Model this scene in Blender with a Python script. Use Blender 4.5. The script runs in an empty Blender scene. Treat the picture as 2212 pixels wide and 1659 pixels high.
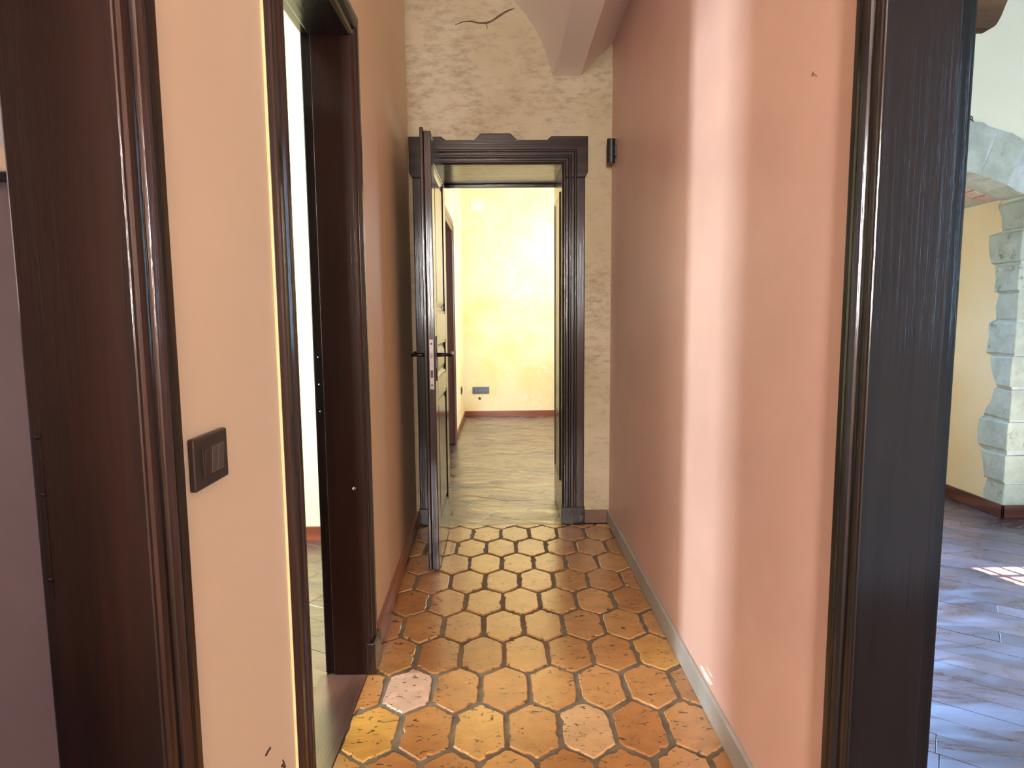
import bpy, bmesh, math, random
import numpy as np
from mathutils import Matrix, Vector
rnd = random.Random(7)
SC = bpy.context.scene
COL = SC.collection
PI = math.pi

# ------------------------------------------------------------------ camera
IW, IH, F_PX, CAM_H = 2212, 1659, 1348.0, 1.222
def cam_axes():
    c = np.array([IW / 2, IH / 2])
    F = np.array([1083. - c[0], 688. - c[1], F_PX]); F /= np.linalg.norm(F)
    D = np.array([1205. - c[0], 13400. - c[1], F_PX]); D -= F * (D @ F); D /= np.linalg.norm(D)
    R = np.cross(D, F)
    if R[0] < 0: R = -R
    return np.array([R, F, -D])
CM = cam_axes()
cam = bpy.data.cameras.new('camera'); cam.sensor_width = 36.0; cam.lens = F_PX / IW * 36.0
cam.clip_start = 0.02; cam.clip_end = 100
co = bpy.data.objects.new('camera', cam); COL.objects.link(co)
m = Matrix.Identity(4)
for i in range(3):
    m[i][0] = CM[i, 0]; m[i][1] = -CM[i, 1]; m[i][2] = -CM[i, 2]
m[2][3] = CAM_H
co.matrix_world = m
SC.camera = co
def proj(p):
    q = CM.T @ np.array([p[0], p[1], p[2] - CAM_H])
    if q[2] < 0.05: return None
    return (IW / 2 + F_PX * q[0] / q[2], IH / 2 + F_PX * q[1] / q[2], q[2])

# ------------------------------------------------------------------ light
SC.view_settings.view_transform = 'Standard'; SC.view_settings.look = 'None'
SC.view_settings.gamma = 1.0; SC.view_settings.use_curve_mapping = False
SC.view_settings.exposure = 0.68
w = bpy.data.worlds.new('sky'); SC.world = w; w.use_nodes = True
w.node_tree.nodes['Background'].inputs[0].default_value = (0.55, 0.75, 1.0, 1)
w.node_tree.nodes['Background'].inputs[1].default_value = 1.5
def area(name, loc, target, sx, sy, power, col, spread=180):
    l = bpy.data.lights.new(name, 'AREA'); l.shape = 'RECTANGLE'; l.size = sx; l.size_y = sy
    l.energy = power; l.color = col; l.spread = math.radians(spread)
    o = bpy.data.objects.new(name, l); COL.objects.link(o); o.location = loc
    d = Vector(target) - Vector(loc); o.rotation_euler = d.to_track_quat('-Z', 'Y').to_euler()
    return o
area('daylight_far_room', (1.24, 7.05, 2.25), (0.3, 7.7, 2.0), 1.2, 1.0, 36, (1.0, 0.99, 0.96))
area('daylight_far_room_low', (1.22, 5.4, 1.4), (-0.4, 5.4, 0.6), 1.6, 1.6, 66, (0.62, 0.81, 1.0))
area('daylight_left_room_slit', (-3.7, 1.83, 1.45), (0.63, 1.92, 1.2), 0.30, 1.5, 112, (0.80, 1.0, 1.12))
area('daylight_left_room', (-2.4, 1.75, 1.8), (-1.4, 3.4, 1.2), 1.4, 1.4, 36, (1.0, 0.97, 0.84))
area('daylight_hall', (-0.30, -3.4, 1.85), (0.4, 2.0, 1.2), 0.40, 1.3, 220, (1.0, 0.98, 0.94))
area('daylight_hall_side', (-1.9, -2.4, 1.7), (0.6, -1.0, 1.2), 0.9, 1.3, 60, (1.0, 0.97, 0.92))
area('daylight_right_room', (3.1, -0.5, 1.7), (2.9, 3.6, 1.2), 1.4, 1.5, 60, (0.40, 0.68, 1.0), 150)
area('alcove_sheen_lamp', (2.0, 5.1, 2.1), (1.6, 2.0, 0.0), 1.0, 0.9, 85, (0.26, 0.50, 1.0), 64)  # added blue lamp in the windowless alcove, for the sheen on the floor
sun = bpy.data.lights.new('sun', 'SUN'); sun.energy = 160; sun.angle = math.radians(0.12); sun.color = (1, 0.93, 0.82)
so = bpy.data.objects.new('sun', sun); COL.objects.link(so)
so.rotation_euler = Vector((-0.39, 1.0, -0.625)).to_track_quat('-Z', 'Y').to_euler()

# ------------------------------------------------------------------ materials
def lin(r, g, b):
    f = lambda v: (v / 255 / 12.92) if v / 255 <= 0.04045 else ((v / 255 + 0.055) / 1.055) ** 2.4
    return (f(r), f(g), f(b), 1)
def new_mat(name):
    mt = bpy.data.materials.new(name); mt.use_nodes = True
    nt = mt.node_tree; return mt, nt, nt.nodes['Principled BSDF']
def N(nt, t, **kw):
    n = nt.nodes.new(t)
    for k, v in kw.items():
        if k == 'inp':
            for a, b in v.items(): n.inputs[a].default_value = b
        else: setattr(n, k, v)
    return n
def ramp(nt, fac, stops):
    r = nt.nodes.new('ShaderNodeValToRGB'); e = r.color_ramp.elements
    while len(e) < len(stops): e.new(0.5)
    for i, (p, c) in enumerate(stops): e[i].position = p; e[i].color = c
    nt.links.new(fac, r.inputs[0]); return r.outputs[0]
def coords(nt, scale=(1, 1, 1)):
    tc = nt.nodes.new('ShaderNodeTexCoord'); mp = nt.nodes.new('ShaderNodeMapping'); mp.inputs['Scale'].default_value = scale
    nt.links.new(tc.outputs['Object'], mp.inputs[0]); return mp.outputs[0]
def noise(nt, vec, scale, detail=4, rough=0.55, dist=0.0):
    n = nt.nodes.new('ShaderNodeTexNoise'); n.inputs['Scale'].default_value = scale; n.inputs['Detail'].default_value = detail
    n.inputs['Roughness'].default_value = rough; n.inputs['Distortion'].default_value = dist
    nt.links.new(vec, n.inputs['Vector']); return n.outputs[0]
def mixc(nt, fac, a, b, mode='MIX'):
    n = nt.nodes.new('ShaderNodeMix'); n.data_type = 'RGBA'; n.blend_type = mode
    for s, v in ((0, fac), (6, a), (7, b)):
        if isinstance(v, (int, float, tuple)): n.inputs[s].default_value = v
        else: nt.links.new(v, n.inputs[s])
    return n.outputs[2]
def bump(nt, bsdf, h, strength, dist=0.002, extra=None):
    b = nt.nodes.new('ShaderNodeBump'); b.inputs['Strength'].default_value = strength; b.inputs['Distance'].default_value = dist
    nt.links.new(h, b.inputs['Height']); nt.links.new(b.outputs[0], bsdf.inputs['Normal'])
    if extra: nt.links.new(b.outputs[0], bsdf.inputs[extra])

def plaster(name, a, b, scale=2.2, rough=0.6, stain=None, stain_scale=(1, 1, 1), stain_amt=(0.52, 0.66), bmp=0.15, spec=0.35):
    mt, nt, p = new_mat(name); v = coords(nt)
    c = ramp(nt, noise(nt, v, scale, 6, 0.6), [(0.35, a), (0.65, b)])
    if stain:
        v2 = coords(nt, stain_scale)
        k = noise(nt, v2, 15, 9, 0.72); k2 = noise(nt, v, 1.7, 3, 0.5)
        mm = N(nt, 'ShaderNodeMath', operation='MULTIPLY'); nt.links.new(k, mm.inputs[0])
        ad = N(nt, 'ShaderNodeMath', operation='ADD', inp={1: 0.5}); nt.links.new(k2, ad.inputs[0]); nt.links.new(ad.outputs[0], mm.inputs[1])
        f = ramp(nt, mm.outputs[0], [(stain_amt[0], (0, 0, 0, 1)), (stain_amt[1], (1, 1, 1, 1))])
        c = mixc(nt, f, c, stain)
    nt.links.new(c, p.inputs['Base Color']); p.inputs['Roughness'].default_value = rough
    p.inputs['Specular IOR Level'].default_value = spec
    bump(nt, p, noise(nt, v, 45, 5, 0.6), bmp, 0.003)
    return mt
def wood(name, a, b, rough=0.3, coat=0.7, stretch=(26, 26, 1.6), bmp=0.45):
    mt, nt, p = new_mat(name); v = coords(nt, stretch)
    n1 = noise(nt, v, 1.0, 7, 0.6, 0.8)
    v2 = coords(nt, tuple(x * (4.2 if x > 5 else 1.5) for x in stretch)); n2 = noise(nt, v2, 1.0, 5, 0.65, 0.4)
    wv = N(nt, 'ShaderNodeTexWave', wave_type='RINGS', inp={'Scale': 0.35, 'Distortion': 6.0, 'Detail': 3.0, 'Detail Scale': 0.6})
    nt.links.new(v, wv.inputs['Vector'])
    f = mixc(nt, 0.4, mixc(nt, 0.35, n1, n2), wv.outputs[0])
    nt.links.new(ramp(nt, f, [(0.30, a), (0.50, tuple(0.6 * x + 0.4 * y for x, y in zip(a, b))), (0.66, b)]), p.inputs['Base Color'])
    p.inputs['Roughness'].default_value = rough + 0.2; p.inputs['Specular IOR Level'].default_value = 0.12
    p.inputs['Coat Weight'].default_value = coat; p.inputs['Coat Roughness'].default_value = rough * 0.5
    h = mixc(nt, 0.55, f, n2)
    bump(nt, p, h, bmp, 0.002, 'Coat Normal')
    return mt
def plain(name, c, rough=0.5, metal=0.0, coat=0.0):
    mt, nt, p = new_mat(name); v = coords(nt)
    c2 = tuple(x * 0.82 for x in c[:3]) + (1,)
    nt.links.new(ramp(nt, noise(nt, v, 30, 4), [(0.3, c2), (0.7, c)]), p.inputs['Base Color'])
    p.inputs['Roughness'].default_value = rough; p.inputs['Metallic'].default_value = metal; p.inputs['Coat Weight'].default_value = coat
    return mt
def tinted(name, stops, rough, stretch, dark, bmp=0.3, coat=0.0, pits=True, ior=1.8):
    """tile / plank material: the colour of each piece from its 'tint' attribute"""
    mt, nt, p = new_mat(name)
    at = N(nt, 'ShaderNodeAttribute', attribute_name='tint')
    base = ramp(nt, at.outputs['Fac'], stops)
    def wcoords(sc):
        ge = nt.nodes.new('ShaderNodeNewGeometry'); mp = nt.nodes.new('ShaderNodeMapping'); mp.inputs['Scale'].default_value = sc
        nt.links.new(ge.outputs['Position'], mp.inputs[0]); return mp.outputs[0]
    v = wcoords(stretch)
    g = noise(nt, v, 1.0, 7, 0.62, 0.4)
    base = mixc(nt, ramp(nt, g, [(0.3, (0.7, 0.7, 0.7, 1)), (0.7, (0, 0, 0, 1))]), base, mixc(nt, 0.45, base, dark))
    if pits:
        v2 = wcoords((30, 62, 30)); k = noise(nt, v2, 1.0, 5, 0.7, 0.9)
        f = ramp(nt, k, [(0.60, (0, 0, 0, 1)), (0.625, (1, 1, 1, 1))])
        base = mixc(nt, f, base, dark)
    nt.links.new(base, p.inputs['Base Color'])
    p.inputs['Roughness'].default_value = rough
    if not pits:
        sc_ = ramp(nt, noise(nt, wcoords((2.2, 7, 4)), 1.0, 7, 0.7, 1.2), [(0.35, (rough * .6,) * 3 + (1,)), (0.7, (rough * 2.0,) * 3 + (1,))])
        nt.links.new(sc_, p.inputs['Roughness']); nt.links.new(sc_, p.inputs['Coat Roughness'])
    p.inputs['Coat Weight'].default_value = coat; p.inputs['Coat Roughness'].default_value = rough * 0.8; p.inputs['Coat IOR'].default_value = ior
    bump(nt, p, g, bmp, 0.003, 'Coat Normal' if coat else None)
    return mt

M = {}
M['pink'] = plaster('salmon_wall_paint', lin(206, 165, 150), lin(218, 176, 160), 1.6, 0.42, bmp=0.04, spec=0.5)
M['peach'] = plaster('peach_wall_paint', lin(228, 206, 170), lin(234, 210, 176), 1.4, 0.55, bmp=0.05)
M['lime'] = plaster('mottled_lime_plaster', lin(162, 145, 116), lin(172, 158, 134), 2.6, 0.8, lin(136, 120, 98), (1, 1, 2.6), (0.50, 0.74), 0.2)
M['vault'] = plaster('vault_paint', lin(234, 222, 218), lin(238, 226, 222), 1.2, 0.6, bmp=0.05)
M['far_yellow'] = plaster('yellow_sponged_plaster', lin(236, 210, 146), lin(240, 227, 188), 2.0, 0.6, lin(244, 236, 212), (1, 1, 1), (0.55, 0.75), 0.2)
M['pale_yellow'] = plaster('pale_yellow_paint', lin(238, 230, 176), lin(240, 234, 190), 1.5, 0.6, bmp=0.05)
M['green_yellow'] = plaster('pale_green_yellow_plaster', lin(222, 216, 184), lin(228, 222, 194), 1.5, 0.7, bmp=0.1)
M['ochre'] = plaster('ochre_reveal_plaster', lin(226, 196, 146), lin(232, 208, 164), 1.6, 0.7, bmp=0.1)
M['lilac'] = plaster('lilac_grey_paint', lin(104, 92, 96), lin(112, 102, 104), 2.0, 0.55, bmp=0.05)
M['grey_paint'] = plaster('pale_grey_paint', lin(176, 178, 182), lin(184, 186, 188), 2.0, 0.55, bmp=0.05)
M['wood'] = wood('dark_varnished_wood', lin(15, 8, 6), lin(40, 20, 13), 0.26, 0.75)
M['wood_h'] = wood('dark_varnished_wood_crosswise', lin(15, 8, 6), lin(40, 20, 13), 0.26, 0.75, (26, 1.6, 26))
M['wood_x'] = wood('dark_varnished_wood_lengthwise', lin(15, 8, 6), lin(40, 20, 13), 0.26, 0.75, (1.6, 26, 26))
M['red_wood'] = wood('reddish_skirting_wood', lin(112, 58, 40), lin(136, 74, 52), 0.35, 0.4, (2, 2, 26))
M['brown_wood'] = wood('brown_bracket_wood', lin(84, 62, 40), lin(108, 80, 54), 0.5, 0.1, (2, 20, 20))
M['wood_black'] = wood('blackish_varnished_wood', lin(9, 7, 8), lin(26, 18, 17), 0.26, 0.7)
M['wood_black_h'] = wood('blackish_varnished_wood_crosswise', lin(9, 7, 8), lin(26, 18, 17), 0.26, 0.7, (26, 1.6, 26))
M['brown_frame'] = wood('brown_frame_wood', lin(84, 54, 44), lin(116, 80, 66), 0.35, 0.5)
M['dark_red_skirt'] = wood('dark_red_brown_skirting', lin(76, 42, 34), lin(104, 62, 50), 0.35, 0.4, (2, 2, 26), 0.1)
M['brown_skirt'] = plaster('brown_skirting', lin(92, 68, 54), lin(106, 80, 64), 6, 0.4, bmp=0.1)
M['threshold'] = wood('threshold_wood', lin(70, 44, 38), lin(104, 72, 60), 0.42, 1.0, (26, 1.6, 26), 0.2)
M['threshold'].node_tree.nodes['Principled BSDF'].inputs['Coat IOR'].default_value = 1.9
M['grey_skirt'] = plaster('grey_skirting_stone', lin(150, 146, 140), lin(166, 164, 160), 6, 0.35, bmp=0.1, spec=0.5)
M['pink_skirt'] = plaster('brown_pink_skirting', lin(150, 104, 82), lin(168, 120, 98), 6, 0.3, bmp=0.1, spec=0.5)
M['grout'] = plaster('grey_brown_grout', lin(92, 80, 64), lin(120, 106, 88), 14, 0.75, bmp=0.5)
M['tile'] = tinted('terracotta_tile_glaze', [(0.0, lin(168, 110, 60)), (0.35, lin(182, 126, 70)), (0.6, lin(194, 142, 84)), (0.85, lin(208, 158, 72)), (1.0, lin(206, 168, 142))],
                   0.27, (10, 16, 10), lin(70, 50, 36), 0.45, 0.7, True, 1.95)
M['parquet'] = tinted('varnished_parquet', [(0, lin(54, 36, 34)), (0.5, lin(76, 50, 46)), (1, lin(104, 72, 64))], 0.30, (5, 5, 5), lin(60, 34, 28), 0.15, 1.0, False)
M['parquet_blue'] = tinted('worn_parquet', [(0, lin(54, 38, 40)), (0.5, lin(74, 52, 52)), (1, lin(100, 74, 72))], 0.32, (5, 5, 5), lin(60, 40, 38), 0.15, 0.8, False, 1.5)
M['slab'] = plain('floor_bed', lin(50, 34, 28), 0.8)
M['stone'] = plaster('grey_tuff_stone', lin(160, 164, 146), lin(184, 188, 170), 9, 0.85, lin(120, 122, 108), (1, 1, 1), (0.6, 0.72), 0.9)
M['mortar'] = plaster('pale_mortar', lin(172, 176, 166), lin(192, 196, 186), 20, 0.9, bmp=0.8)
M['brick'] = plaster('pinkish_brick', lin(182, 152, 134), lin(200, 172, 154), 20, 0.85, bmp=0.6)
M['black'] = plain('black_lacquer', lin(26, 25, 24), 0.4)
M['switch'] = plain('dark_brown_plastic', lin(52, 42, 38), 0.35)
M['switch_key'] = plain('grey_brown_plastic', lin(84, 78, 74), 0.3)
M['brass'] = plain('aged_brass', lin(150, 140, 120), 0.32, 1.0)
M['iron'] = plain('dark_iron', lin(40, 38, 36), 0.4, 0.8)
M['steel'] = plain('dull_steel', lin(110, 100, 96), 0.4, 0.7)
M['white'] = plain('white_plastic', lin(238, 236, 228), 0.45)
M['blue_grey'] = plain('blue_grey_plastic', lin(92, 104, 124), 0.35)
M['cream'] = plain('cream_edge', lin(240, 220, 164), 0.6)
M['crack'] = plain('dark_plaster_crack', lin(96, 74, 52), 0.95)
M['trim'] = plain('beige_rail', lin(214, 200, 168), 0.45)
mg, ntg, pg = new_mat('window_glass'); pg.inputs['Transmission Weight'].default_value = 1; pg.inputs['Roughness'].default_value = 0.0; pg.inputs['IOR'].default_value = 1.02
M['glass'] = mg

# ------------------------------------------------------------------ mesh helpers
def link(name, me, mat, parent=None, smooth=False):
    o = bpy.data.objects.new(name, me); COL.objects.link(o)
    if mat: me.materials.append(mat)
    if parent: o.parent = parent
    if smooth:
        for p in me.polygons: p.use_smooth = True
    return o
def ob(name, bm, mat, parent=None, smooth=False):
    bmesh.ops.recalc_face_normals(bm, faces=bm.faces)
    me = bpy.data.meshes.new(name); bm.to_mesh(me); bm.free()
    return link(name, me, mat, parent, smooth)
def bx(bm, x0, x1, y0, y1, z0, z1, bev=0.0, fr=None):
    g = bmesh.ops.create_cube(bm, size=1.0)['verts']
    for v in g:
        v.co = Vector(((x0 + x1) / 2 + v.co.x * (x1 - x0), (y0 + y1) / 2 + v.co.y * (y1 - y0), (z0 + z1) / 2 + v.co.z * (z1 - z0)))
    if bev:
        es = list({e for v in g for e in v.link_edges})
        g = list({v for f in bmesh.ops.bevel(bm, geom=es, offset=bev, segments=2, affect='EDGES', profile=0.5)['faces'] for v in f.verts})
    if fr:
        for v in bm.verts:
            if v.index == -1 or True: pass
    return g
def box(name, x0, x1, y0, y1, z0, z1, mat, parent=None, bev=0.0, fr=None):
    bm = bmesh.new(); bx(bm, x0, x1, y0, y1, z0, z1, bev)
    if fr:
        for v in bm.verts: v.co = fr(v.co)
    return ob(name, bm, mat, parent)
def prism(name, pts, axis, a0, a1, mat, parent=None, fr=None, bev=0.0, smooth=False):
    """pts: 2-D outline; axis: the axis it is drawn out along. 'z': (x,y), 'y': (x,z), 'x': (y,z)"""
    bm = bmesh.new()
    def P(p, a):
        return Vector((p[0], p[1], a)) if axis == 'z' else Vector((p[0], a, p[1])) if axis == 'y' else Vector((a, p[0], p[1]))
    lo = [bm.verts.new(P(p, a0)) for p in pts]; hi = [bm.verts.new(P(p, a1)) for p in pts]
    n = len(pts)
    caps = [bm.faces.new(lo), bm.faces.new(hi)]
    for i in range(n): bm.faces.new((lo[i], lo[(i + 1) % n], hi[(i + 1) % n], hi[i]))
    if bev:
        bmesh.ops.recalc_face_normals(bm, faces=bm.faces)
        es = list({e for f in caps for e in f.edges})
        bmesh.ops.bevel(bm, geom=es, offset=bev, segments=2, affect='EDGES', profile=0.5)
    if fr:
        for v in bm.verts: v.co = fr(v.co)
    return ob(name, bm, mat, parent, smooth)
def tube(name, pts, r, mat, parent=None, seg=8, radii=None):
    bm = bmesh.new(); rings = []
    for i, p in enumerate(pts):
        p = Vector(p); a = Vector(pts[max(0, i - 1)]); b = Vector(pts[min(len(pts) - 1, i + 1)])
        t = (b - a).normalized(); u = t.orthogonal().normalized() if i == 0 else (u - t * u.dot(t)).normalized()
        vv = t.cross(u); rr = radii[i] if radii else r
        rings.append([bm.verts.new(p + (u * math.cos(k * 2 * PI / seg) + vv * math.sin(k * 2 * PI / seg)) * rr) for k in range(seg)])
    for A, B in zip(rings, rings[1:]):
        for k in range(seg): bm.faces.new((A[k], A[(k + 1) % seg], B[(k + 1) % seg], B[k]))
    bm.faces.new(rings[0]); bm.faces.new(rings[-1])
    return ob(name, bm, mat, parent, True)
def empty(name, loc=(0, 0, 0)):
    o = bpy.data.objects.new(name, None); COL.objects.link(o); o.location = loc; o.empty_display_size = 0.1; return o
def tag(o, label=None, cat=None, group=None, kind=None):
    if label: o['label'] = label
    if cat: o['category'] = cat
    if group: o['group'] = group
    if kind: o['kind'] = kind
    return o
def struct(o, label=None): return tag(o, label, None, None, 'structure')
def join_boxes(name, boxes, mat, parent=None):
    bm = bmesh.new()
    for b in boxes: bx(bm, *b)
    return ob(name, bm, mat, parent)

# ------------------------------------------------------------------ the plan
XL, XR, YF = -0.475, 0.632, 3.625          # corridor faces
XL2 = -0.615                               # room side of the left partition
XR2 = 0.762
HC = 3.35
# left partition with two door openings
def plan(name, polys, z0, z1, mat):
    bm = bmesh.new()
    for pts, a, b in polys:
        lo = [bm.verts.new((x, y, a)) for x, y in pts]; hi = [bm.verts.new((x, y, b)) for x, y in pts]; n = len(pts)
        bm.faces.new(lo); bm.faces.new(hi)
        for i in range(n): bm.faces.new((lo[i], lo[(i + 1) % n], hi[(i + 1) % n], hi[i]))
    return ob(name, bm, mat)
rect = lambda x0, x1, y0, y1: [(x0, y0), (x1, y0), (x1, y1), (x0, y1)]
D1A, D1B = -0.05, 0.80       # near-left opening
D2A, D2B = 1.42, 2.05        # second left opening
D5A, D5B = 0.10, 1.045       # near-right opening
T = 0.02
wl = plan('wall_left', [(rect(XL2, XL, -0.6, D1A - T), 0, HC), (rect(XL2, XL, D1B + T, D2A - T), 0, HC),
                        ([(XL2, D2B + T), (XL, D2B + T), (-0.515, YF), (XL2, YF)], 0, HC),
                        (rect(XL2, XL, D1A - T, D1B + T), 2.12, HC), (rect(XL2, XL, D2A - T, D2B + T), 2.12, HC)], 0, HC, M['peach'])
struct(wl, 'peach painted corridor wall with two dark door frames')
wr = plan('wall_right', [(rect(XR, XR2, -3.6, D5A - T), 0, HC), (rect(XR, XR2, D5B + T, YF), 0, HC), (rect(XR, XR2, D5A - T, D5B + T), 2.12, HC)], 0, HC, M['pink'])
struct(wr, 'salmon pink corridor wall with grey skirting')
DA, DB = -0.357, 0.348       # far door opening
YB = 4.10
wf = join_boxes('wall_far', [(XL2, DA - T, YF, YB, 0, HC), (DB + T, XR2 + 0.4, YF, YB, 0, HC), (DA - T, DB + T, YF, YB, 2.096, HC)], M['lime'])
struct(wf, 'mottled beige plaster end wall of the corridor')
# crack in the plaster above the far door
cp = [(983, 54), (1000, 47), (1018, 46), (1035, 50), (1050, 50), (1062, 46), (1075, 37), (1088, 28), (1100, 22), (1112, 18)]
def at_y(px, py, Y):
    d = CM @ np.array([px - IW / 2, py - IH / 2, F_PX]); t = Y / d[1]; return Vector((d[0] * t, Y, d[2] * t + CAM_H))
def at_x(px, py, X):
    d = CM @ np.array([px - IW / 2, py - IH / 2, F_PX]); t = X / d[0]; return Vector((X, d[1] * t, d[2] * t + CAM_H))
pts = [at_y(x, y, YF) for x, y in cp]
tube('crack', pts, 0.003, M['crack'], wf, 5, [0.0016, 0.003, 0.0042, 0.0036, 0.006, 0.0045, 0.0056, 0.005, 0.0045, 0.0015])
tube('crack', [pts[4], pts[4] + Vector((0.006, 0, -0.02)), pts[4] + Vector((0.004, 0, -0.035))], 0.002, M['crack'], wf, 5, [0.003, 0.002, 0.0008])
# vaulted ceiling of the corridor: springing beam on the right
vp_ = [(0.300, 2.565), (0.279, 2.626), (0.224, 2.772), (0.160, 2.869), (0.085, 2.952), (-0.02, 3.03), (-0.16, 3.10), (-0.33, 3.15), (-0.62, 3.17), (-0.62, 3.5), (0.70, 3.5), (0.70, 2.81), (XR, 2.736), (0.454, 2.562)]
def smooth_pts(p, n):
    out = []
    for i in range(len(p) - 1):
        p0, p1, p2, p3 = p[max(i - 1, 0)], p[i], p[i + 1], p[min(i + 2, len(p) - 1)]
        for k in range(n):
            t = k / n
            out.append(tuple(0.5 * (2 * b + (c - a) * t + (2 * a - 5 * b + 4 * c - d) * t * t + (3 * b - a - 3 * c + d) * t ** 3) for a, b, c, d in zip(p0, p1, p2, p3)))
    return out + [p[-1]]
cs = smooth_pts([(0.330, 2.560)] + vp_[0:9], 3)
ce = prism('ceiling', cs + vp_[9:], 'y', -0.6, YF, M['vault'])
struct(ce, 'vaulted corridor ceiling springing from a flat beam')

# hall behind the camera
struct(join_boxes('wall_hall', [(-2.2, XR2, -3.7, -3.6, 0, HC), (-2.3, -2.2, -3.7, -0.5, 0, HC), (-2.2, XL2, -0.6, -0.5, 0, HC)], M['peach']))
struct(box('ceiling.001', -2.3, XR2, -3.7, -0.6, 3.2, 3.3, M['vault']))
# near left room
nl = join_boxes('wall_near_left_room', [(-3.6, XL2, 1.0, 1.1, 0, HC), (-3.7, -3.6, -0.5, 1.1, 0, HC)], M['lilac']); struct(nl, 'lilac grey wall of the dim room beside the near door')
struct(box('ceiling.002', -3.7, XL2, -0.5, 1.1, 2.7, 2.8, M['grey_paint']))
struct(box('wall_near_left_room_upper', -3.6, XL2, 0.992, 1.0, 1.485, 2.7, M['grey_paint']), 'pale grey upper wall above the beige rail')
tr = box('trim_1', -3.6, XL2, 0.975, 1.0, 1.447, 1.485, M['trim'], bev=0.004); struct(tr, 'beige rail on the lilac grey wall')
box('dark_bead', -3.6, XL2, 0.98, 1.0, 1.436, 1.446, M['iron'], tr)  # thin dark strip under the beige rail
# left room behind the second door
struct(box('wall_left_room_back', -4.3, XL2, 3.405, 3.62, 0, HC, M['pale_yellow']), 'sunlit pale yellow wall seen through the second door gap')
struct(box('wall_left_room_side', -4.3, -4.2, 1.1, 3.405, 0, HC, M['pale_yellow']))
struct(box('ceiling.003', -4.3, XL2, 1.1, 3.405, 3.0, 3.1, M['vault']))
struct(box('baseboard_left_room', -4.2, XL2, 3.389, 3.405, -0.006, 0.075, M['red_wood']), 'reddish skirting of the sunlit room')
# far room
FX0, FX1, FY1 = -0.472, 1.30, 7.78
D4A, D4B = 4.95, 6.02
struct(box('wall_far_room_back', FX0 - 0.2, FX1 + 0.1, FY1, FY1 + 0.1, 0, 3.3, M['far_yellow']), 'bright yellow sponged plaster wall at the far end')
struct(join_boxes('wall_far_room_left', [(FX0 - 0.14, FX0, YB, D4A - T, 0, 3.3), (FX0 - 0.14, FX0, D4B + T, FY1, 0, 3.3), (FX0 - 0.14, FX0, D4A - T, D4B + T, 2.07, 3.3)], M['far_yellow']), 'pale side wall of the far room')
struct(box('wall_far_room_right', FX1, FX1 + 0.1, YB, FY1, 0, 3.3, M['far_yellow']))
struct(box('ceiling.004', FX0 - 0.14, FX1 + 0.1, YB, FY1 + 0.1, 3.1, 3.2, M['pale_yellow']))
struct(box('baseboard_far', FX0, FX1, FY1 - 0.0145, FY1, -0.006, 0.068, M['red_wood'], bev=0.003), 'reddish skirting along the far yellow wall')
struct(box('baseboard_far_left', FX0, FX0 + 0.014, D4B + 0.11, FY1 - 0.014, 0.004, 0.068, M['red_wood'], bev=0.003))
# right room with an arch in its end wall
RX1, RY0 = 5.0, -0.6
AXC, AZC, AR = 2.23, 0.357, 1.73           # arch centre and radius
AX0, AX1 = 1.45, 3.01
WX0, WX1, WZ0, WZ1 = 3.61, 4.75, 0.95, 2.25
struct(join_boxes('wall_right_room_back', [(XR2, WX0, RY0 - 0.1, RY0, 0, 3.3), (WX1, RX1, RY0 - 0.1, RY0, 0, 3.3), (WX0, WX1, RY0 - 0.1, RY0, 0, WZ0), (WX0, WX1, RY0 - 0.1, RY0, WZ1, 3.3)], M['green_yellow']))
struct(box('wall_right_room_side', RX1, RX1 + 0.1, RY0 - 0.1, YF, 0, 3.3, M['green_yellow']))
struct(box('ceiling.005', XR2, RX1, RY0, YF, 3.2, 3.3, M['vault']))
arc = [(AXC + AR * math.sin(a), AZC + AR * math.cos(a)) for a in np.linspace(math.asin((AX0 - AXC) / AR), math.asin((AX1 - AXC) / AR), 21)]
def arch_wall(name, y0, y1, mat, grow=0.0):
    pts = [(XR2 + 0.4, 0), (XR2 + 0.4, 3.3), (RX1, 3.3), (RX1, 0), (AX1 + grow, 0)] + \
          [(AXC + (x - AXC) * (1 + grow / AR), AZC + (z - AZC) * (1 + grow / AR)) for x, z in reversed(arc)] + [(AX0 - grow, 0)]
    return prism(name, pts, 'y', y0, y1, mat)
aw = arch_wall('wall_right_room_arch', YF, YF + 0.47, M['green_yellow'], 0.02); struct(aw, 'pale green yellow wall above the exposed stone arch')

# window with an iron grille in the right room (throws the barred sun patch)
wn = struct(empty('window_1', (WX0, RY0, WZ0)))
def wpart(name, *a, **k):
    o = box(name, *a, **k); o.parent = wn; o.matrix_parent_inverse = Matrix.Translation(-Vector((WX0, RY0, WZ0))); return o
wpart('window_frame', WX0, WX0 + 0.03, RY0 - 0.07, RY0 - 0.03, WZ0, WZ1, M['wood'])
wpart('window_frame', WX1 - 0.03, WX1, RY0 - 0.07, RY0 - 0.03, WZ0, WZ1, M['wood'])
wpart('window_frame', WX0, WX1, RY0 - 0.07, RY0 - 0.03, WZ1 - 0.03, WZ1, M['wood'])
wpart('window_frame', WX0, WX1, RY0 - 0.07, RY0 - 0.03, WZ0, WZ0 + 0.03, M['wood'])
for i in range(9):
    x = WX0 + 0.10 + i * 0.098
    wpart('grille_bar', x - 0.008, x + 0.008, RY0 - 0.10, RY0 - 0.09, WZ0, WZ1, M['iron'])
for i in range(16):
    z = WZ1 - 0.075 - i * 0.075
    wpart('grille_bar', WX0, WX1, RY0 - 0.10, RY0 - 0.092, z - 0.006, z + 0.006, M['iron'])

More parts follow.
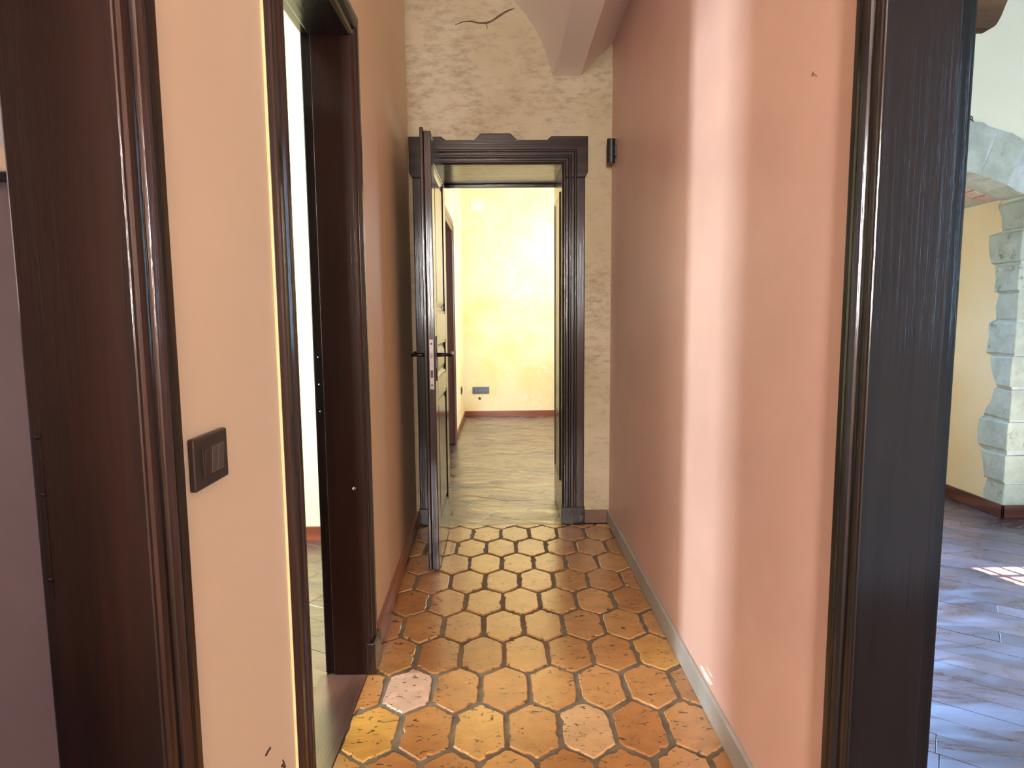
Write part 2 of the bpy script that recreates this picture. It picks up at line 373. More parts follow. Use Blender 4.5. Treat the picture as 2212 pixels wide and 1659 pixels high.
# ------------------------------------------------------------------ floors
def clip(poly, x0, x1, y0, y1):
    for ax, lim, sg in ((0, x0, 1), (0, x1, -1), (1, y0, 1), (1, y1, -1)):
        out = []
        for i in range(len(poly)):
            a, b = poly[i], poly[(i + 1) % len(poly)]
            da, db = (a[ax] - lim) * sg, (b[ax] - lim) * sg
            if da >= 0: out.append(a)
            if (da >= 0) != (db >= 0):
                t = da / (da - db); out.append((a[0] + (b[0] - a[0]) * t, a[1] + (b[1] - a[1]) * t))
        poly = out
        if len(poly) < 3: return []
    return poly
def parea(p): return abs(sum(p[i][0] * p[(i + 1) % len(p)][1] - p[(i + 1) % len(p)][0] * p[i][1] for i in range(len(p)))) / 2
def add_piece(V, Fs, Ts, poly, inset, ztop, zmid, zbot, tint, tilt=(0, 0), offset=(0, 0)):
    """a flat piece with chamfered rim, appended to vertex / face / tint lists"""
    cx = sum(p[0] for p in poly) / len(poly); cy = sum(p[1] for p in poly) / len(poly); n = len(poly)
    b0 = len(V)
    def zt(x, y): return ztop + (x - cx) * tilt[0] + (y - cy) * tilt[1]
    for x, y in poly:
        d = math.hypot(x - cx, y - cy) or 1e-6; s = max(0.0, 1 - inset / d)
        xi, yi = cx + (x - cx) * s, cy + (y - cy) * s
        V.append((xi - offset[0], yi - offset[1], zt(xi, yi)))
    for x, y in poly: V.append((x - offset[0], y - offset[1], zmid))
    for x, y in poly: V.append((x - offset[0], y - offset[1], zbot))
    sgn = sum(poly[i][0] * poly[(i + 1) % n][1] - poly[(i + 1) % n][0] * poly[i][1] for i in range(n)) > 0
    fs = [list(range(b0, b0 + n))]
    for i in range(n):
        j = (i + 1) % n
        fs.append([b0 + n + i, b0 + n + j, b0 + j, b0 + i]); fs.append([b0 + 2 * n + i, b0 + 2 * n + j, b0 + n + j, b0 + n + i])
    if not sgn: fs = [f[::-1] for f in fs]
    Fs += fs; Ts += [tint] * len(fs)
def piece_mesh(name, V, Fs, Ts):
    me = bpy.data.meshes.new(name); me.from_pydata(V, [], Fs); me.update()
    at = me.attributes.new('tint', 'FLOAT', 'FACE'); at.data.foreach_set('value', Ts)
    return me
def parquet(floor, name, x0, x1, y0, y1, ang, pw, pl, z, vis, limit=290, mat='parquet'):
    """boards laid side by side at ANG from +Y towards -X; the nearest in view each their own object, the rest one part"""
    dx, dy = -math.sin(ang), math.cos(ang); nx, ny = dy, -dx
    cx, cy = (x0 + x1) / 2, (y0 + y1) / 2; R = math.hypot(x1 - x0, y1 - y0) / 2 + pl
    pieces = []
    for i in range(int(-R / pw) - 1, int(R / pw) + 2):
        off = rnd.random() * pl
        for j in range(int(-R / pl) - 1, int(R / pl) + 2):
            s0 = j * pl + off; t0 = i * pw; g = 0.0008
            q = [(t0 + g, s0 + g), (t0 + pw - g, s0 + g), (t0 + pw - g, s0 + pl - g), (t0 + g, s0 + pl - g)]
            poly = clip([(cx + t * nx + s * dx, cy + t * ny + s * dy) for t, s in q], x0, x1, y0, y1)
            if len(poly) < 3 or parea(poly) < 2e-4: continue
            mx = sum(p[0] for p in poly) / len(poly); my = sum(p[1] for p in poly) / len(poly)
            P = [proj((p[0], p[1], z)) for p in poly + [(mx, my)]]
            seen = any(q and vis[0] < q[0] < vis[2] and vis[1] < q[1] < vis[3] for q in P)
            pieces.append((not seen, my, poly, (mx, my)))
    pieces.sort(key=lambda p: (p[0], p[1]))
    V, Fs, Ts = [], [], []
    for k, (hid, _, poly, c) in enumerate(pieces):
        tint = rnd.random(); zt = z + rnd.uniform(-0.0004, 0.0004); tilt = (rnd.uniform(-0.004, 0.004), rnd.uniform(-0.004, 0.004))
        if not hid and k < limit:
            v, f, t = [], [], []
            add_piece(v, f, t, poly, 0.0015, zt, zt - 0.001, z - 0.008, tint, tilt, c)
            o = link(name, piece_mesh(name, v, f, t), M[mat], floor); o.location = (c[0], c[1], 0)
        else: add_piece(V, Fs, Ts, poly, 0.0015, zt, zt - 0.001, z - 0.008, tint, tilt)
    if V: tag(link(name + '_field', piece_mesh(name, V, Fs, Ts), M[mat], floor), kind='stuff')

fl = struct(box('floor', XL2, XR2, -3.6, YF - 0.02, -0.10, -0.0045, M['grout']), 'corridor floor of elongated hexagonal terracotta tiles in grey grout')
f_far = struct(box('floor.001', FX0 - 0.14, FX1 + 0.1, YF - 0.02, FY1 + 0.1, -0.10, -0.006, M['slab']), 'glossy parquet floor of the bright far room')
f_right = struct(box('floor.002', XR2, RX1, RY0, 5.3, -0.10, -0.006, M['slab']), 'bluish shining parquet floor of the room with the arch')
f_left = struct(box('floor.003', -4.3, XL2, 1.1, 3.405, -0.10, -0.006, M['slab']), 'parquet floor of the sunlit room behind the second door')
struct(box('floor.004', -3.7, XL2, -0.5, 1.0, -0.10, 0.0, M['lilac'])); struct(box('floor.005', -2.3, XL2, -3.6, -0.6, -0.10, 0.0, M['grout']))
parquet(f_far, 'plank', DA, DB, YF - 0.02, YB, math.radians(62), 0.09, 0.62, 0.0, (930, 1000, 1240, 1140))
parquet(f_far, 'plank', FX0, FX1, YB, FY1 - 0.014, math.radians(62), 0.09, 0.62, 0.0, (960, 955, 1215, 1140), 120)
parquet(f_right, 'plank', XR2 + 0.001, RX1 - 0.01, 0.9, YF + 0.5, math.radians(54), 0.095, 0.75, 0.0, (2005, 1050, 2230, 1700), mat='parquet_blue')
parquet(f_left, 'plank', -3.0, XL2, 1.2, 3.39, math.radians(62), 0.09, 0.62, 0.0, (660, 1150, 712, 1500))

# terracotta tiles: elongated hexagons, points along the corridor
PW, PR, SL, G = 0.1605, 0.2135, 0.060, 0.0155
def tile_outline(cx, cy, seed):
    r = random.Random(seed); hw = PW / 2 - G / 2; hb = (PR - SL) / 2 - 0.003; tip = (PR + SL) / 2 - G * 0.62
    c = [(0, -tip), (hw, -hb), (hw, hb), (0, tip), (-hw, hb), (-hw, -hb)]
    c = [(x + r.uniform(-0.003, 0.003), y + r.uniform(-0.003, 0.003)) for x, y in c]
    out = []
    for i in range(6):
        a, b = c[i], c[(i + 1) % 6]; L = math.hypot(b[0] - a[0], b[1] - a[1]); nx, ny = (b[1] - a[1]) / L, -(b[0] - a[0]) / L
        k = 9
        bite = r.randint(1, k - 2) if r.random() < 0.45 else -1; deep = r.uniform(0.003, 0.009)
        for j in range(k):
            t = j / k + (r.uniform(-0.03, 0.03) if j else 0)
            d = r.uniform(-0.0016, 0.0012) if j else -0.0012
            if j == bite or (j == bite + 1 and r.random() < 0.5): d -= deep
            if j and r.random() < 0.10: d -= 0.0035
            out.append((cx + a[0] + (b[0] - a[0]) * t + nx * d, cy + a[1] + (b[1] - a[1]) * t + ny * d))
    return out
PINK = {(1, -3): 1.0, (0, 1): 0.93, (0, -3): 0.80}
k = 0
for r in range(-4, 11):
    cy = 1.749 + r * PR
    for i in range(-6, 7):
        cx = 0.004 - 0.011 * (cy - 1.749) + (i + 0.5) * PW + (PW / 2 if r % 2 else 0)
        x1 = XR - 0.001; x0 = XL + 0.0
        if cy > D2B: x0 = XL - 0.02 * (cy - D2B) / 1.5
        poly = clip(tile_outline(cx, cy, 1000 + r * 40 + i), x0, x1, -0.9, YF - 0.022)
        if len(poly) < 3 or parea(poly) < 6e-4: continue
        mx = sum(p[0] for p in poly) / len(poly); my = sum(p[1] for p in poly) / len(poly)
        V, Fs, Ts = [], [], []
        tint = rnd.betavariate(2.0, 2.6) * 0.9
        tint = PINK.get((r, i), tint)
        add_piece(V, Fs, Ts, poly, 0.0035, 0.0 + rnd.uniform(-0.0006, 0.0006), -0.0018, -0.006, tint, (rnd.uniform(-0.006, 0.006), rnd.uniform(-0.006, 0.006)), (mx, my))
        o = link('tile', piece_mesh('tile', V, Fs, Ts), M['tile'], fl); o.location = (mx, my, 0); k += 1

# skirtings of the corridor
sr = struct(prism('baseboard_right', [(D5B + 0.12, 0.001), (YF, 0.001), (YF, 0.082), (D5B + 0.12, 0.082)], 'x', XR - 0.013, XR, M['grey_skirt'], bev=0.003), 'grey stone skirting along the salmon wall')
sl = struct(plan('baseboard_left', [([(XL - 0.002, D2B + 0.105), (XL + 0.014, D2B + 0.105), (-0.500, YF), (-0.516, YF)], 0.001, 0.085)], 0, 0, M['pink_skirt']), 'brown pink skirting behind the open door')
struct(box('baseboard_far_corridor', DB + 0.133, XR - 0.013, YF - 0.012, YF, 0.001, 0.080, M['brown_skirt'], bev=0.003))
struct(box('baseboard_left_near', XL, XL + 0.012, D1B + 0.1, D2A - 0.095, 0.001, 0.08, M['peach'], bev=0.003))

# ------------------------------------------------------------------ door frames
PROF = [(0, 0), (0, .013), (.003, .017), (.008, .019), (.015, .019), (.019, .016), (.022, .011), (.027, .010), (.031, .013), (.034, .020), (.039, .025), (.045, .026), (.050, .024),
        (.054, .019), (.058, .017), (.062, .0195), (.068, .021), (.083, .021), (.088, .019), (.090, .015), (.090, 0)]
def frame_map(face, n_sign, along):
    """u runs along the wall, v out of the wall"""
    if along == 'y': return lambda u, v, z: Vector((face + n_sign * v, u, z))
    return lambda u, v, z: Vector((u, face + n_sign * v, z))
def sweep(name, prof, path, fm, sgn, mat, parent, smooth=False):
    """prof (u outward, v); path: list of (u, z, du, dz) stations, each with the direction that 'outward' points to"""
    bm = bmesh.new(); R = []
    for u, z, du, dz in path: R.append([bm.verts.new(fm(u + du * a, b, z + dz * a)) for a, b in prof])
    n = len(prof)
    for A, B in zip(R, R[1:]):
        for i in range(n - 1): bm.faces.new((A[i], A[i + 1], B[i + 1], B[i]))
    bm.faces.new(R[0]); bm.faces.new(R[-1])
    o = ob(name, bm, mat, parent, smooth)
    return o
def frame(name, label, face, n_sign, along, a, b, top, depth, wmats, width=0.09, rebate=0.032, vs=1.0):
    e = empty(name); struct(e, label)
    fm = frame_map(face, n_sign, along); s = width / 0.09
    prof = [(u * s, v) for u, v in [(u, v * vs) for u, v in PROF]]
    hw = wmats[1]
    sweep('casing_post', prof, [(a - 0.004, 0.002, -1, 0), (a - 0.004, top + 0.004, -1, 1)], fm, 1, wmats[0], e)
    sweep('casing_post', prof, [(b + 0.004, 0.002, 1, 0), (b + 0.004, top + 0.004, 1, 1)], fm, 1, wmats[0], e)
    sweep('casing_head', prof, [(a - 0.004, top + 0.004, -1, 1), (b + 0.004, top + 0.004, 1, 1)], fm, 1, hw, e)
    def bb(nm, u0, u1, v0, v1, z0, z1, mt, bev=0.002):
        p, q = fm(u0, v0, z0), fm(u1, v1, z1)
        return box(nm, min(p.x, q.x), max(p.x, q.x), min(p.y, q.y), max(p.y, q.y), min(p.z, q.z), max(p.z, q.z), mt, e, bev)
    bb('jamb_lining', b, b + T, 0.012, -depth + rebate - 0.006, 0.002, top + T, wmats[0], 0.003)
    bb('jamb_lining', a - T, a, 0.012, -depth + rebate - 0.006, 0.002, top + T, wmats[0], 0.003)
    bb('head_lining', a, b, 0.012, -depth + rebate - 0.006, top, top + T, hw, 0.003)
    if rebate > 0.01:
        bb('rebate_post', b + 0.011, b + T + 0.03, -depth + rebate - 0.006, -depth - 0.006, 0.002, top + T + .02, wmats[0], 0.004)
        bb('rebate_post', a - T - 0.03, a - 0.011, -depth + rebate - 0.006, -depth - 0.006, 0.002, top + T + .02, wmats[0], 0.004)
        bb('rebate_head', a - 0.011, b + 0.011, -depth + rebate - 0.006, -depth - 0.006, top + 0.011, top + T + .02, hw, 0.004)
    return e, bb
W = (M['wood'], M['wood_h'])
d1, bb1 = frame('door_1', 'reddish dark wood door frame nearest to the camera beside the light switch', XL, 1, 'y', D1A, D1B, 2.10, XL - XL2 - 0.013, W, width=0.083, rebate=0.0)
bb1('strike_plate', D1B - 0.0008, D1B, -0.118, -0.127, 0.86, 1.08, M['wood'], 0.0003)
for z in (0.885, 1.0, 1.075):
    p = Vector((XL - 0.121, D1B - 0.0005, z)); tube('screw', [p, p - Vector((0, 0.0015, 0))], 0.0032, M['iron'], d1, 10)
d2, bb2 = frame('door_2', 'dark glossy wood door frame around the narrow bright gap', XL, 1, 'y', D2A, D2B, 2.10, XL - XL2, W)
bb2('strike_plate', D2B + 0.0095, D2B + 0.011, -0.116, -0.140, 0.90, 1.12, M['iron'], 0.0005)
for z in (0.92, 1.01, 1.10):
    p = Vector((XL - 0.128, D2B + 0.0095, z)); tube('screw', [p, p - Vector((0, 0.0015, 0))], 0.003, M['brass'], d2, 10)
p = Vector((XL - 0.022, D2B - 0.001, 0.66)); tube('screw', [p + Vector((0, 0.002, 0)), p - Vector((0, 0.003, 0))], 0.0055, M['brass'], d2, 12)
bb2('plinth_block', D2B - 0.004, D2B + 0.105, 0.0, 0.030, 0.002, 0.115, M['wood'], 0.004)
bb2('cream_strip', D2A - 0.097, D2A - 0.0895, 0.0, 0.006, 0.002, 2.19, M['cream'], 0.001)  # thin cream strip along the outer edge of the near casing
box('threshold_board', XL2 - 0.02, XL - 0.001, D2A, D2B, -0.0045, 0.002, M['threshold'], d2, 0.001)
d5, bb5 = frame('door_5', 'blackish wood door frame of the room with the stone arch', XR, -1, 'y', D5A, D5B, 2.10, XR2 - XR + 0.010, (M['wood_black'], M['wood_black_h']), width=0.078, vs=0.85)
box('threshold_board', XR + 0.001, XR2, D5A, D5B, -0.0045, 0.002, M['wood_h'], d5, 0.001)
# far door: shaped head with ears
d3 = empty('door_3'); struct(d3, 'dark door frame with a stepped carved head at the corridor end')
y1 = YF; y0 = YF - 0.03
outl = [(.478, 2.007), (.494, 2.037), (.494, 2.231), (.289, 2.231), (.266, 2.211), (.098, 2.211), (.059, 2.246), (-.106, 2.246), (-.140, 2.211), (-.300, 2.211), (-.326, 2.230), (-.508, 2.230), (-.508, 2.037), (-.490, 2.007),
        (-.357, 2.007), (-.357, 2.076), (.348, 2.076), (.348, 2.007)]
prism('casing_head', outl, 'y', y0, y1, M['wood_x'], d3, bev=0.004)
box('casing_post', DB, 0.478, y0, y1, 0.105, 2.007, M['wood'], d3, 0.004)
box('casing_post', -0.490, DA, y0, y1, 0.105, 2.007, M['wood'], d3, 0.004)
box('plinth_block', DB - 0.004, 0.482, y0 - 0.010, y1, 0.002, 0.108, M['wood'], d3, 0.004)
box('plinth_block', -0.494, DA + 0.004, y0 - 0.010, y1, 0.002, 0.108, M['wood'], d3, 0.004)
fm3 = frame_map(y0 + 0.002, -1, 'x')
for off, hgt in ((0.004, 0.012), (0.034, 0.009), (0.066, 0.008)):
    pr = [(off, 0), (off + .002, hgt * .7), (off + .007, hgt), (off + .013, hgt), (off + .017, hgt * .6), (off + .020, 0)]
    sweep('moulding', pr, [(DB, 0.108, 1, 0), (DB, 2.076, 1, 1), (DA, 2.076, -1, 1), (DA, 0.108, -1, 0)], fm3, 1, M['wood'], d3)
# deep panelled lining of the far door
for sx, fx in ((1, DB), (-1, DA)):
    box('jamb_lining', min(fx, fx + sx * T), max(fx, fx + sx * T), y1 - 0.01, YB + 0.02, 0.002, 2.096, M['wood'], d3, 0.002)
    zs = [(0.20, 0.58), (0.64, 1.02), (1.08, 1.52), (1.58, 2.0)] if sx < 0 else [(0.24, 1.95)]
    for za, zb in zs:
        fm = lambda v, fx=fx, sx=sx: v
        ya, yb = y1 + 0.07, YB - 0.05
        pr = [(ya, za), (yb, za), (yb, zb), (ya, zb)]
        bm = bmesh.new()
        for g, nn in ((0, 0.0005), (0.004, 0.007), (0.020, 0.007), (0.034, 0.002), (0.05, 0.002)):
            vs = [bm.verts.new((fx - sx * nn, y + (g if y == ya else -g), z + (g if z == za else -g))) for y, z in pr]
            if g:
                for q in range(4): bm.faces.new((prev[q], prev[(q + 1) % 4], vs[(q + 1) % 4], vs[q]))
            prev = vs
        bm.faces.new(prev); ob('panel', bm, M['wood'], d3)
box('head_lining', DA, DB, y1 - 0.01, YB + 0.02, 2.076, 2.096, M['wood_x'], d3, 0.002)
box('head_stop', DA, DB, YB, YB + 0.03, 2.056, 2.076, M['wood_x'], d3, 0.003)
# frame on the side wall of the far room with its closed leaf
d4, bb4 = frame('door_4', 'brown door frame on the side wall of the far room', FX0, 1, 'y', D4A, D4B, 2.05, 0.14, (M['brown_frame'], M['brown_frame']), 0.10)

# ------------------------------------------------------------------ door leaves
def leaf(name, label, hinge, ang, L, H, th, lip, mats):
    """hinge edge at HINGE; the leaf runs along local +x; its corridor face is at local y=0, room face at y=-th"""
    e = empty(name, hinge); e.rotation_euler = (0, 0, ang); tag(e, label, 'door')
    wd, wh = mats
    sw = 0.105
    box('stile', 0.0, sw, -th, 0, 0.008, H, wd, e, 0.003); box('stile', L - sw, L, -th, 0, 0.008, H, wd, e, 0.003)
    zr = [(0.008, 0.20), (0.84, 0.93), (1.11, 1.25), (H - 0.12, H)]
    for a, b in zr: box('rail', sw, L - sw, -th, 0, a, b, wh, e, 0.003)
    for (a, b) in ((zr[0][1], zr[1][0]), (zr[1][1], zr[2][0]), (zr[2][1], zr[3][0])):
        bm = bmesh.new()
        for side in (0, 1):
            y = lambda d: (-0.012 + d) if side == 0 else (-th + 0.012 - d)
            prev = None
            for g, d in ((0, 0), (0.0, 0.009), (0.012, 0.011), (0.020, 0.004), (0.030, 0.001), (0.055, 0.009), (0.075, 0.009)):
                if 2 * g > b - a - 0.01: break
                x0, x1, z0, z1 = sw + g, L - sw - g, a + g, b - g
                vs = [bm.verts.new((x0, y(d), z0)), bm.verts.new((x1, y(d), z0)), bm.verts.new((x1, y(d), z1)), bm.verts.new((x0, y(d), z1))]
                if prev:
                    for q in range(4): bm.faces.new((prev[q], prev[(q + 1) % 4], vs[(q + 1) % 4], vs[q]))
                prev = vs
            bm.faces.new(prev)
        ob('panel', bm, wd, e)
    if lip:
        box('rebate_lip', 0.0, L + 0.012, -th - 0.016, -th, 0.008, H + 0.014, wd, e, 0.004)
    return e
LW, LH = 0.662, 2.069
def hardware(e, L, th, zc):
    """lock plate in the leaf's edge, and on each face a backplate with a lever"""
    xe = L
    box('lock_plate', xe, xe + 0.0015, -th * 0.78, -th * 0.22, zc - 0.16, zc + 0.075, M['steel'], e, 0.0)
    box('latch', xe + 0.0015, xe + 0.009, -th * 0.62, -th * 0.38, zc - 0.012, zc + 0.012, M['steel'], e, 0.002)
    box('dead_bolt', xe + 0.0015, xe + 0.004, -th * 0.66, -th * 0.34, zc - 0.105, zc - 0.07, M['iron'], e, 0.001)
    for z in (zc + 0.055, zc - 0.14):
        tube('screw', [(xe + 0.001, -th / 2, z), (xe + 0.0028, -th / 2, z)], 0.004, M['iron'], e, 10)
    for sd, y in ((1, 0.0), (-1, -th)):
        y2 = y if sd > 0 else y - 0.016
        bp = prism('backplate', [(L - 0.055 + a * 0.02 * w, zc + b) for a, b, w in ((-1, -.10, .7), (-1, -.06, 1.1), (-1, -.02, .8), (-1, .03, 1.0), (-1, .07, .6), (0, .09, 1), (1, .07, .6), (1, .03, 1.0), (1, -.02, .8), (1, -.06, 1.1), (1, -.10, .7), (0, -.125, 1))],
                   'y', y2, y2 + sd * 0.004, M['iron'], e)
        ys = y2 + sd * 0.004
        tube('lever', [(L - 0.055, ys, zc), (L - 0.055, ys + sd * 0.030, zc), (L - 0.058, ys + sd * 0.050, zc - 0.001), (L - 0.066, ys + sd * 0.060, zc - 0.002), (L - 0.085, ys + sd * 0.064, zc - 0.003), (L - 0.125, ys + sd * 0.064, zc - 0.003), (L - 0.165, ys + sd * 0.062, zc + 0.004), (L - 0.172, ys + sd * 0.060, zc + 0.006)],
             0.007, M['iron'], e, 10, [.010, .009, .008, .009, .009, .008, .009, .004])
lf = leaf('door_leaf', 'dark panelled door standing open into the tiled corridor, lock edge towards the viewer', (-0.312, YF - 0.033, 0), -PI / 2, LW, LH, 0.034, True, (M['wood'], M['wood_x']))
hardware(lf, LW, 0.034, 1.052)
for z in (0.25, 1.85):
    tube('hinge', [(0.0, -0.045, z - 0.04), (0.0, -0.045, z + 0.04)], 0.007, M['iron'], lf, 10)
lf2 = leaf('door_leaf', 'dark panelled door half open behind the second door frame', (XL2 - 0.032, D2A - 0.004, 0), PI - math.radians(30), 0.635, 2.06, 0.036, False, (M['wood'], M['wood_x']))
o = box('closed_leaf', FX0 - 0.10, FX0 - 0.06, D4A + 0.005, D4B - 0.005, 0.006, 2.045, M['wood'], d4, 0.003)

# ------------------------------------------------------------------ small fixtures
sw_ = empty('light_switch', (XL, 0.988, 1.003)); tag(sw_, 'dark brown square light switch on the peach wall beside the near door frame', 'switch')
def lp(name, x0, x1, y0, y1, z0, z1, mat, bev, par):
    return box(name, x0, x1, y0, y1, z0, z1, mat, par, bev)
lp('cover_plate', 0.0, 0.011, -0.056, 0.057, -0.041, 0.041, M['switch'], 0.003, sw_)
lp('module_frame', 0.010, 0.013, -0.033, 0.035, -0.0235, 0.0235, M['switch'], 0.001, sw_)
for j in range(3):
    y = -0.031 + j * 0.0218
    bm = bmesh.new(); bx(bm, 0.011, 0.0155, y, y + 0.0205, -0.0215, 0.0215, 0.0012)
    for v in bm.verts: v.co.x += 0.0012 * v.co.z / 0.02 if v.co.x > 0.013 else 0
    ob('rocker', bm, M['switch_key'] if j else M['switch'], sw_)

lampe = empty('wall_lamp', (XR, 3.50, 2.123)); tag(lampe, 'small black cylinder wall lamp in the corner beside the far door', 'lamp')
def cyl(name, c, r, z0, z1, mat, par, seg=24, r2=None):
    bm = bmesh.new(); bmesh.ops.create_cone(bm, cap_ends=True, segments=seg, radius1=r, radius2=r2 or r, depth=z1 - z0)
    for v in bm.verts: v.co += Vector((c[0], c[1], (z0 + z1) / 2))
    return ob(name, bm, mat, par)
cyl('housing', (-0.026, 0, 0), 0.0225, -0.060, 0.055, M['black'], lampe)
cyl('top_rim', (-0.026, 0, 0), 0.0235, 0.055, 0.062, M['black'], lampe)
cyl('bottom_rim', (-0.026, 0, 0), 0.0235, -0.064, -0.060, M['black'], lampe)
box('wall_bracket', -0.010, 0.0, -0.018, 0.018, -0.03, 0.03, M['black'], lampe, 0.002)

jb = empty('junction_box_cover', (-0.290, FY1, 2.59)); tag(jb, 'white square cover plate high on the bright yellow far wall', 'cover plate')
box('plate', -0.072, 0.072, -0.008, 0.0, -0.066, 0.066, M['white'], jb, 0.003); box('inner_lid', -0.058, 0.058, -0.011, -0.007, -0.052, 0.052, M['white'], jb, 0.002)
so_ = empty('socket_plate', (-0.264, FY1, 0.329)); tag(so_, 'blue grey horizontal socket plate low on the far wall', 'socket')
box('plate', -0.104, 0.104, -0.010, 0.0, -0.043, 0.043, M['blue_grey'], so_, 0.004); box('insert', -0.082, 0.074, -0.013, -0.009, -0.026, 0.026, M['switch_key'], so_, 0.002)
for j in range(4): box('module', -0.078 + j * 0.038, -0.043 + j * 0.038, -0.0145, -0.012, -0.023, 0.023, M['blue_grey'], so_, 0.001)
wh = tube('cable_hole', [(-0.282, FY1 - 0.001, 0.226), (-0.282, FY1 + 0.02, 0.226)], 0.018, M['crack']); tag(wh, 'dark cable hole in the far wall under the socket plate', 'hole')
ss = empty('side_socket', (FX0, 7.16, 0.40)); tag(ss, 'small dark socket on the side wall of the far room', 'socket')
box('plate', 0.0, 0.010, -0.060, 0.060, -0.041, 0.041, M['switch_key'], ss, 0.003); box('insert', 0.009, 0.014, -0.034, 0.034, -0.023, 0.023, M['iron'], ss, 0.001)
wp = empty('wall_plug', (XR, 1.299, 1.706)); tag(wp, 'tiny dark screw plug with a scuff on the salmon wall', 'plug')
tube('sleeve', [(0.004, 0, 0), (-0.0015, 0, 0)], 0.0038, M['pink_skirt'], wp, 10); tube('screw', [(0.001, 0.0, 0), (-0.003, 0.0, 0)], 0.0020, M['crack'], wp, 8)
prism('scuff', [(-0.006, -0.002), (-0.012, -0.009), (-0.015, -0.012), (-0.011, -0.0105), (-0.004, -0.005)], 'x', -0.0006, 0.001, M['pink_skirt'], wp)

# carved wooden bracket on the room side of the right wall
bk = empty('wall_bracket', (XR2 - 0.045, 1.45, 1.855)); tag(bk, 'brown wooden corbel bracket with a curved underside above the black door frame', 'bracket')
prof = [(0.0, -0.014), (0.20, -0.014)] + smooth_pts([(0.352, -0.014), (0.359, -0.011), (0.365, -0.004), (0.373, 0.012), (0.381, 0.034), (0.394, 0.064), (0.420, 0.105), (0.47, 0.14), (0.55, 0.165)], 3)
prism('corbel', prof + [(0.60, 0.168), (0.60, 0.20), (0.0, 0.20)], 'y', -0.04, -0.012, M['brown_wood'], bk)
box('top_board', 0.0, 0.66, -0.07, 0.07, 0.20, 0.225, M['brown_wood'], bk, 0.004)

# ------------------------------------------------------------------ stone arch of the right room
sa = aw                                    # stones and bricks belong to the arch wall
def loc_arch(o): return o
def rough_stone(name, outline, axis, a0, a1, mat, seed, bev=0.008, jit=0.004):
    r = random.Random(seed); n = len(outline); pts = []
    for i in range(n):
        a, b = outline[i], outline[(i + 1) % n]; L = math.hypot(b[0] - a[0], b[1] - a[1]); k = max(1, int(L / 0.045))
        for j in range(k):
            t = j / k; pts.append((a[0] + (b[0] - a[0]) * t + r.uniform(-jit, jit), a[1] + (b[1] - a[1]) * t + r.uniform(-jit, jit)))
    return loc_arch(prism(name, pts, axis, a0, a1, mat, sa, bev=bev))
def zy(y): return at_y(2180, y, YF).z
# yellow reveal with a wavy broken edge where the stones are laid bare
rows = [(429, 494, 2158, 2168), (496, 567, 2141, 2146), (569, 629, 2155, 2152), (631, 692, 2160, 2152), (695, 768, 2139, 2132), (770, 838, 2143, 2156), (841, 908, 2150, 2124), (911, 976, 2118, 2114), (981, 1043, 2122, 2130), (1045, 1096, 2132, 2124)]
edge = []
for k, (ya, yb, xa, xb) in enumerate(rows):
    za, zb = zy(ya), zy(yb)
    Ya, Yb = at_x(xa, ya, AX1).y, at_x(xb, yb, AX1).y; mid = max(Ya, Yb)
    dm = 0.012 if k % 2 else -0.006
    edge += [(Ya, za - 0.004), ((Ya + Yb) / 2 + dm, (za + zb) / 2), (Yb, zb + 0.004)]
    # quoin: shows on the reveal and on the front of the wall
    g = 0.006
    out = [(YF - 0.02 + 0.006 * (k % 2), za - g), (Ya + 0.004, za - g), ((Ya + Yb) / 2 + dm + 0.004, (za + zb) / 2), (Yb + 0.004, zb + g), (YF - 0.02 + 0.006 * (k % 2), zb + g)]
    rough_stone('stone', out, 'x', AX1 - 0.004 - 0.005 * (k % 3), AX1 + 0.20 + 0.12 * (k % 2), M['stone'], 50 + k)
ztop = arc[-1][1]
loc_arch(prism('mortar_bed', [(YF - 0.008, 0.004), (4.0, 0.004)] + [(y + 0.010, z) for y, z in reversed(edge)] + [(YF - 0.008, ztop - 0.01)], 'x', AX1 + 0.004, AX1 + 0.26, M['mortar'], sa))
rp = prism('reveal_plaster', [(5.25, 0.0), (5.25, ztop + 0.03), (YF + 0.16, ztop + 0.03)] + [(max(e[0] - 0.002, YF + 0.03), e[1]) for e in edge] + [(edge[-1][0], 0.0)], 'x', AX1, AX1 + 0.02, M['ochre'], sa)
loc_arch(rp); rp['label'] = 'ochre plaster reveal with a broken edge'
struct(prism('wall_alcove', [(AX0 - 0.02, YF + 0.47), (AX0 - 0.02, 5.3), (AX1 + 0.02, 5.3), (AX1 + 0.02, YF + 0.47), (AX1 + 0.12, YF + 0.47), (AX1 + 0.12, 5.4), (AX0 - 0.12, 5.4), (AX0 - 0.12, YF + 0.47)], 'z', 0, 3.0, M['ochre']))
struct(box('ceiling.006', AX0 - 0.12, AX1 + 0.12, YF + 0.47, 5.4, 2.6, 2.7, M['vault']))
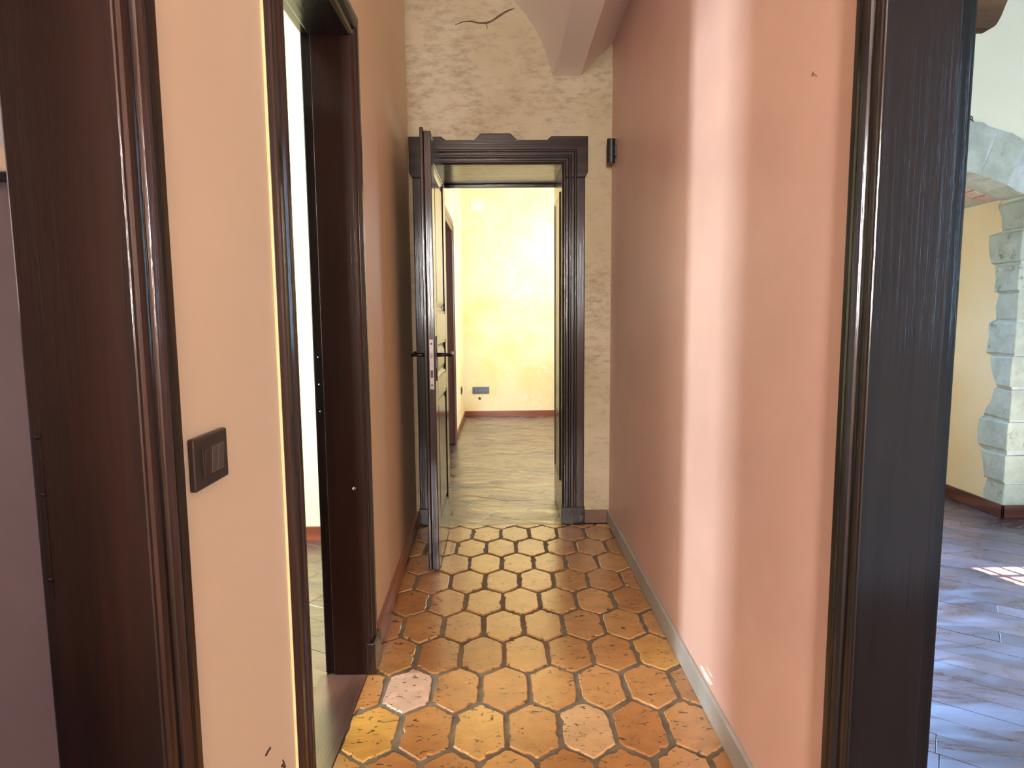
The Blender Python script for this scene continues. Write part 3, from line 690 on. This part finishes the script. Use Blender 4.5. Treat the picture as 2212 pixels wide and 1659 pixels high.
# voussoirs on the front
def ap(th, r): return (AXC + r * math.sin(th), AZC + r * math.cos(th))
ths = [math.asin((x - AXC) / AR) for x in (1.45, 1.64, 1.83, 2.02, 2.22, 2.42, 2.585, 2.735, 2.895, 3.02)]
ths.append(ths[-1] + 0.10)
for k in range(len(ths) - 1):
    a, b = ths[k] + 0.0015, ths[k + 1] - 0.0015
    r1 = AR + 0.285 - 0.02 * (k % 2) - (0.02 if k == 6 else 0)
    if k == len(ths) - 2: r0 = AR + 0.10
    else: r0 = AR + 0.002
    out = [ap(a, r0), ap((a + b) / 2, r0), ap(b, r0), ap(b - 0.004, r1 - 0.01), ap((a + b) / 2, r1 + 0.012), ap(a + 0.004, r1)]
    rough_stone('voussoir', out, 'y', YF - 0.016 + 0.004 * (k % 3), YF + 0.15, M['stone'], 90 + k, bev=0.003)
ringo = [ap(t, AR + 0.004) for t in np.linspace(ths[0], ths[-1], 14)] + [ap(t, AR + 0.27) for t in np.linspace(ths[-1], ths[0], 14)]
loc_arch(prism('mortar_ring', ringo, 'y', YF - 0.010, YF + 0.14, M['mortar'], sa))
# soffit: mortar bed behind the stones with rows of bricks
sof = [ap(t, AR + 0.006) for t in np.linspace(ths[0], ths[-2], 18)] + [ap(t, AR + 0.03) for t in np.linspace(ths[-2], ths[0], 18)]
loc_arch(prism('soffit_mortar', sof, 'y', YF + 0.15, YF + 0.52, M['stone'], sa))
for j in range(3):
    y0b = YF + 0.20 + j * 0.115
    t = ths[5] + (0.02 if j % 2 else 0)
    while t < ths[-2] - 0.045:
        d = 0.036
        out = [ap(t, AR - 0.001), ap(t + d, AR - 0.001), ap(t + d, AR + 0.02), ap(t, AR + 0.02)]
        loc_arch(prism('brick', out, 'y', y0b, y0b + 0.105, M['brick'], sa, bev=0.003)); t += d + 0.008
# skirtings of the arch
struct(box('baseboard_arch_reveal', AX1 - 0.014, AX1, YF - 0.03, 5.25, 0.002, 0.082, M['dark_red_skirt'], bev=0.003), 'reddish brown skirting under the ochre arch reveal')
struct(box('baseboard_arch_front', AX1 - 0.014, RX1, YF - 0.03, YF - 0.017, 0.002, 0.082, M['dark_red_skirt'], bev=0.003))
# curl of wire above the stones
ww = [at_y(x, y, YF - 0.01) for x, y in ((2078, 254), (2088, 253), (2096, 251), (2101, 254), (2100, 259), (2095, 257), (2094, 253), (2098, 258), (2103, 262), (2108, 268))]
tag(tube('loose_wire', smooth_pts([tuple(p) for p in ww], 4), 0.0025, M['iron'], None, 6), 'thin curl of loose wire on top of the stone arch', 'wire')
# flaked paint low on the corridor walls
def chip(px, X, par, sgn, mat):
    q = [at_x(x, y, X) for x, y in px]
    prism('paint_chip', [(p.y, p.z) for p in q], 'x', X - sgn * 0.002, X + sgn * 0.0007, mat, par)
chip([(572, 1632), (577, 1622), (584, 1612), (585, 1617), (579, 1626), (575, 1634)], XL, wl, 1, M['crack'])
chip([(606, 1656), (611, 1648), (609, 1640), (613, 1643), (618, 1658), (612, 1659)], XL, wl, 1, M['crack'])
chip([(1512, 1437), (1518, 1440), (1540, 1478), (1536, 1480), (1524, 1466)], XR, wr, -1, M['white'])
chip([(1526, 1440), (1530, 1446), (1540, 1464), (1534, 1458)], XR, wr, -1, M['white'])
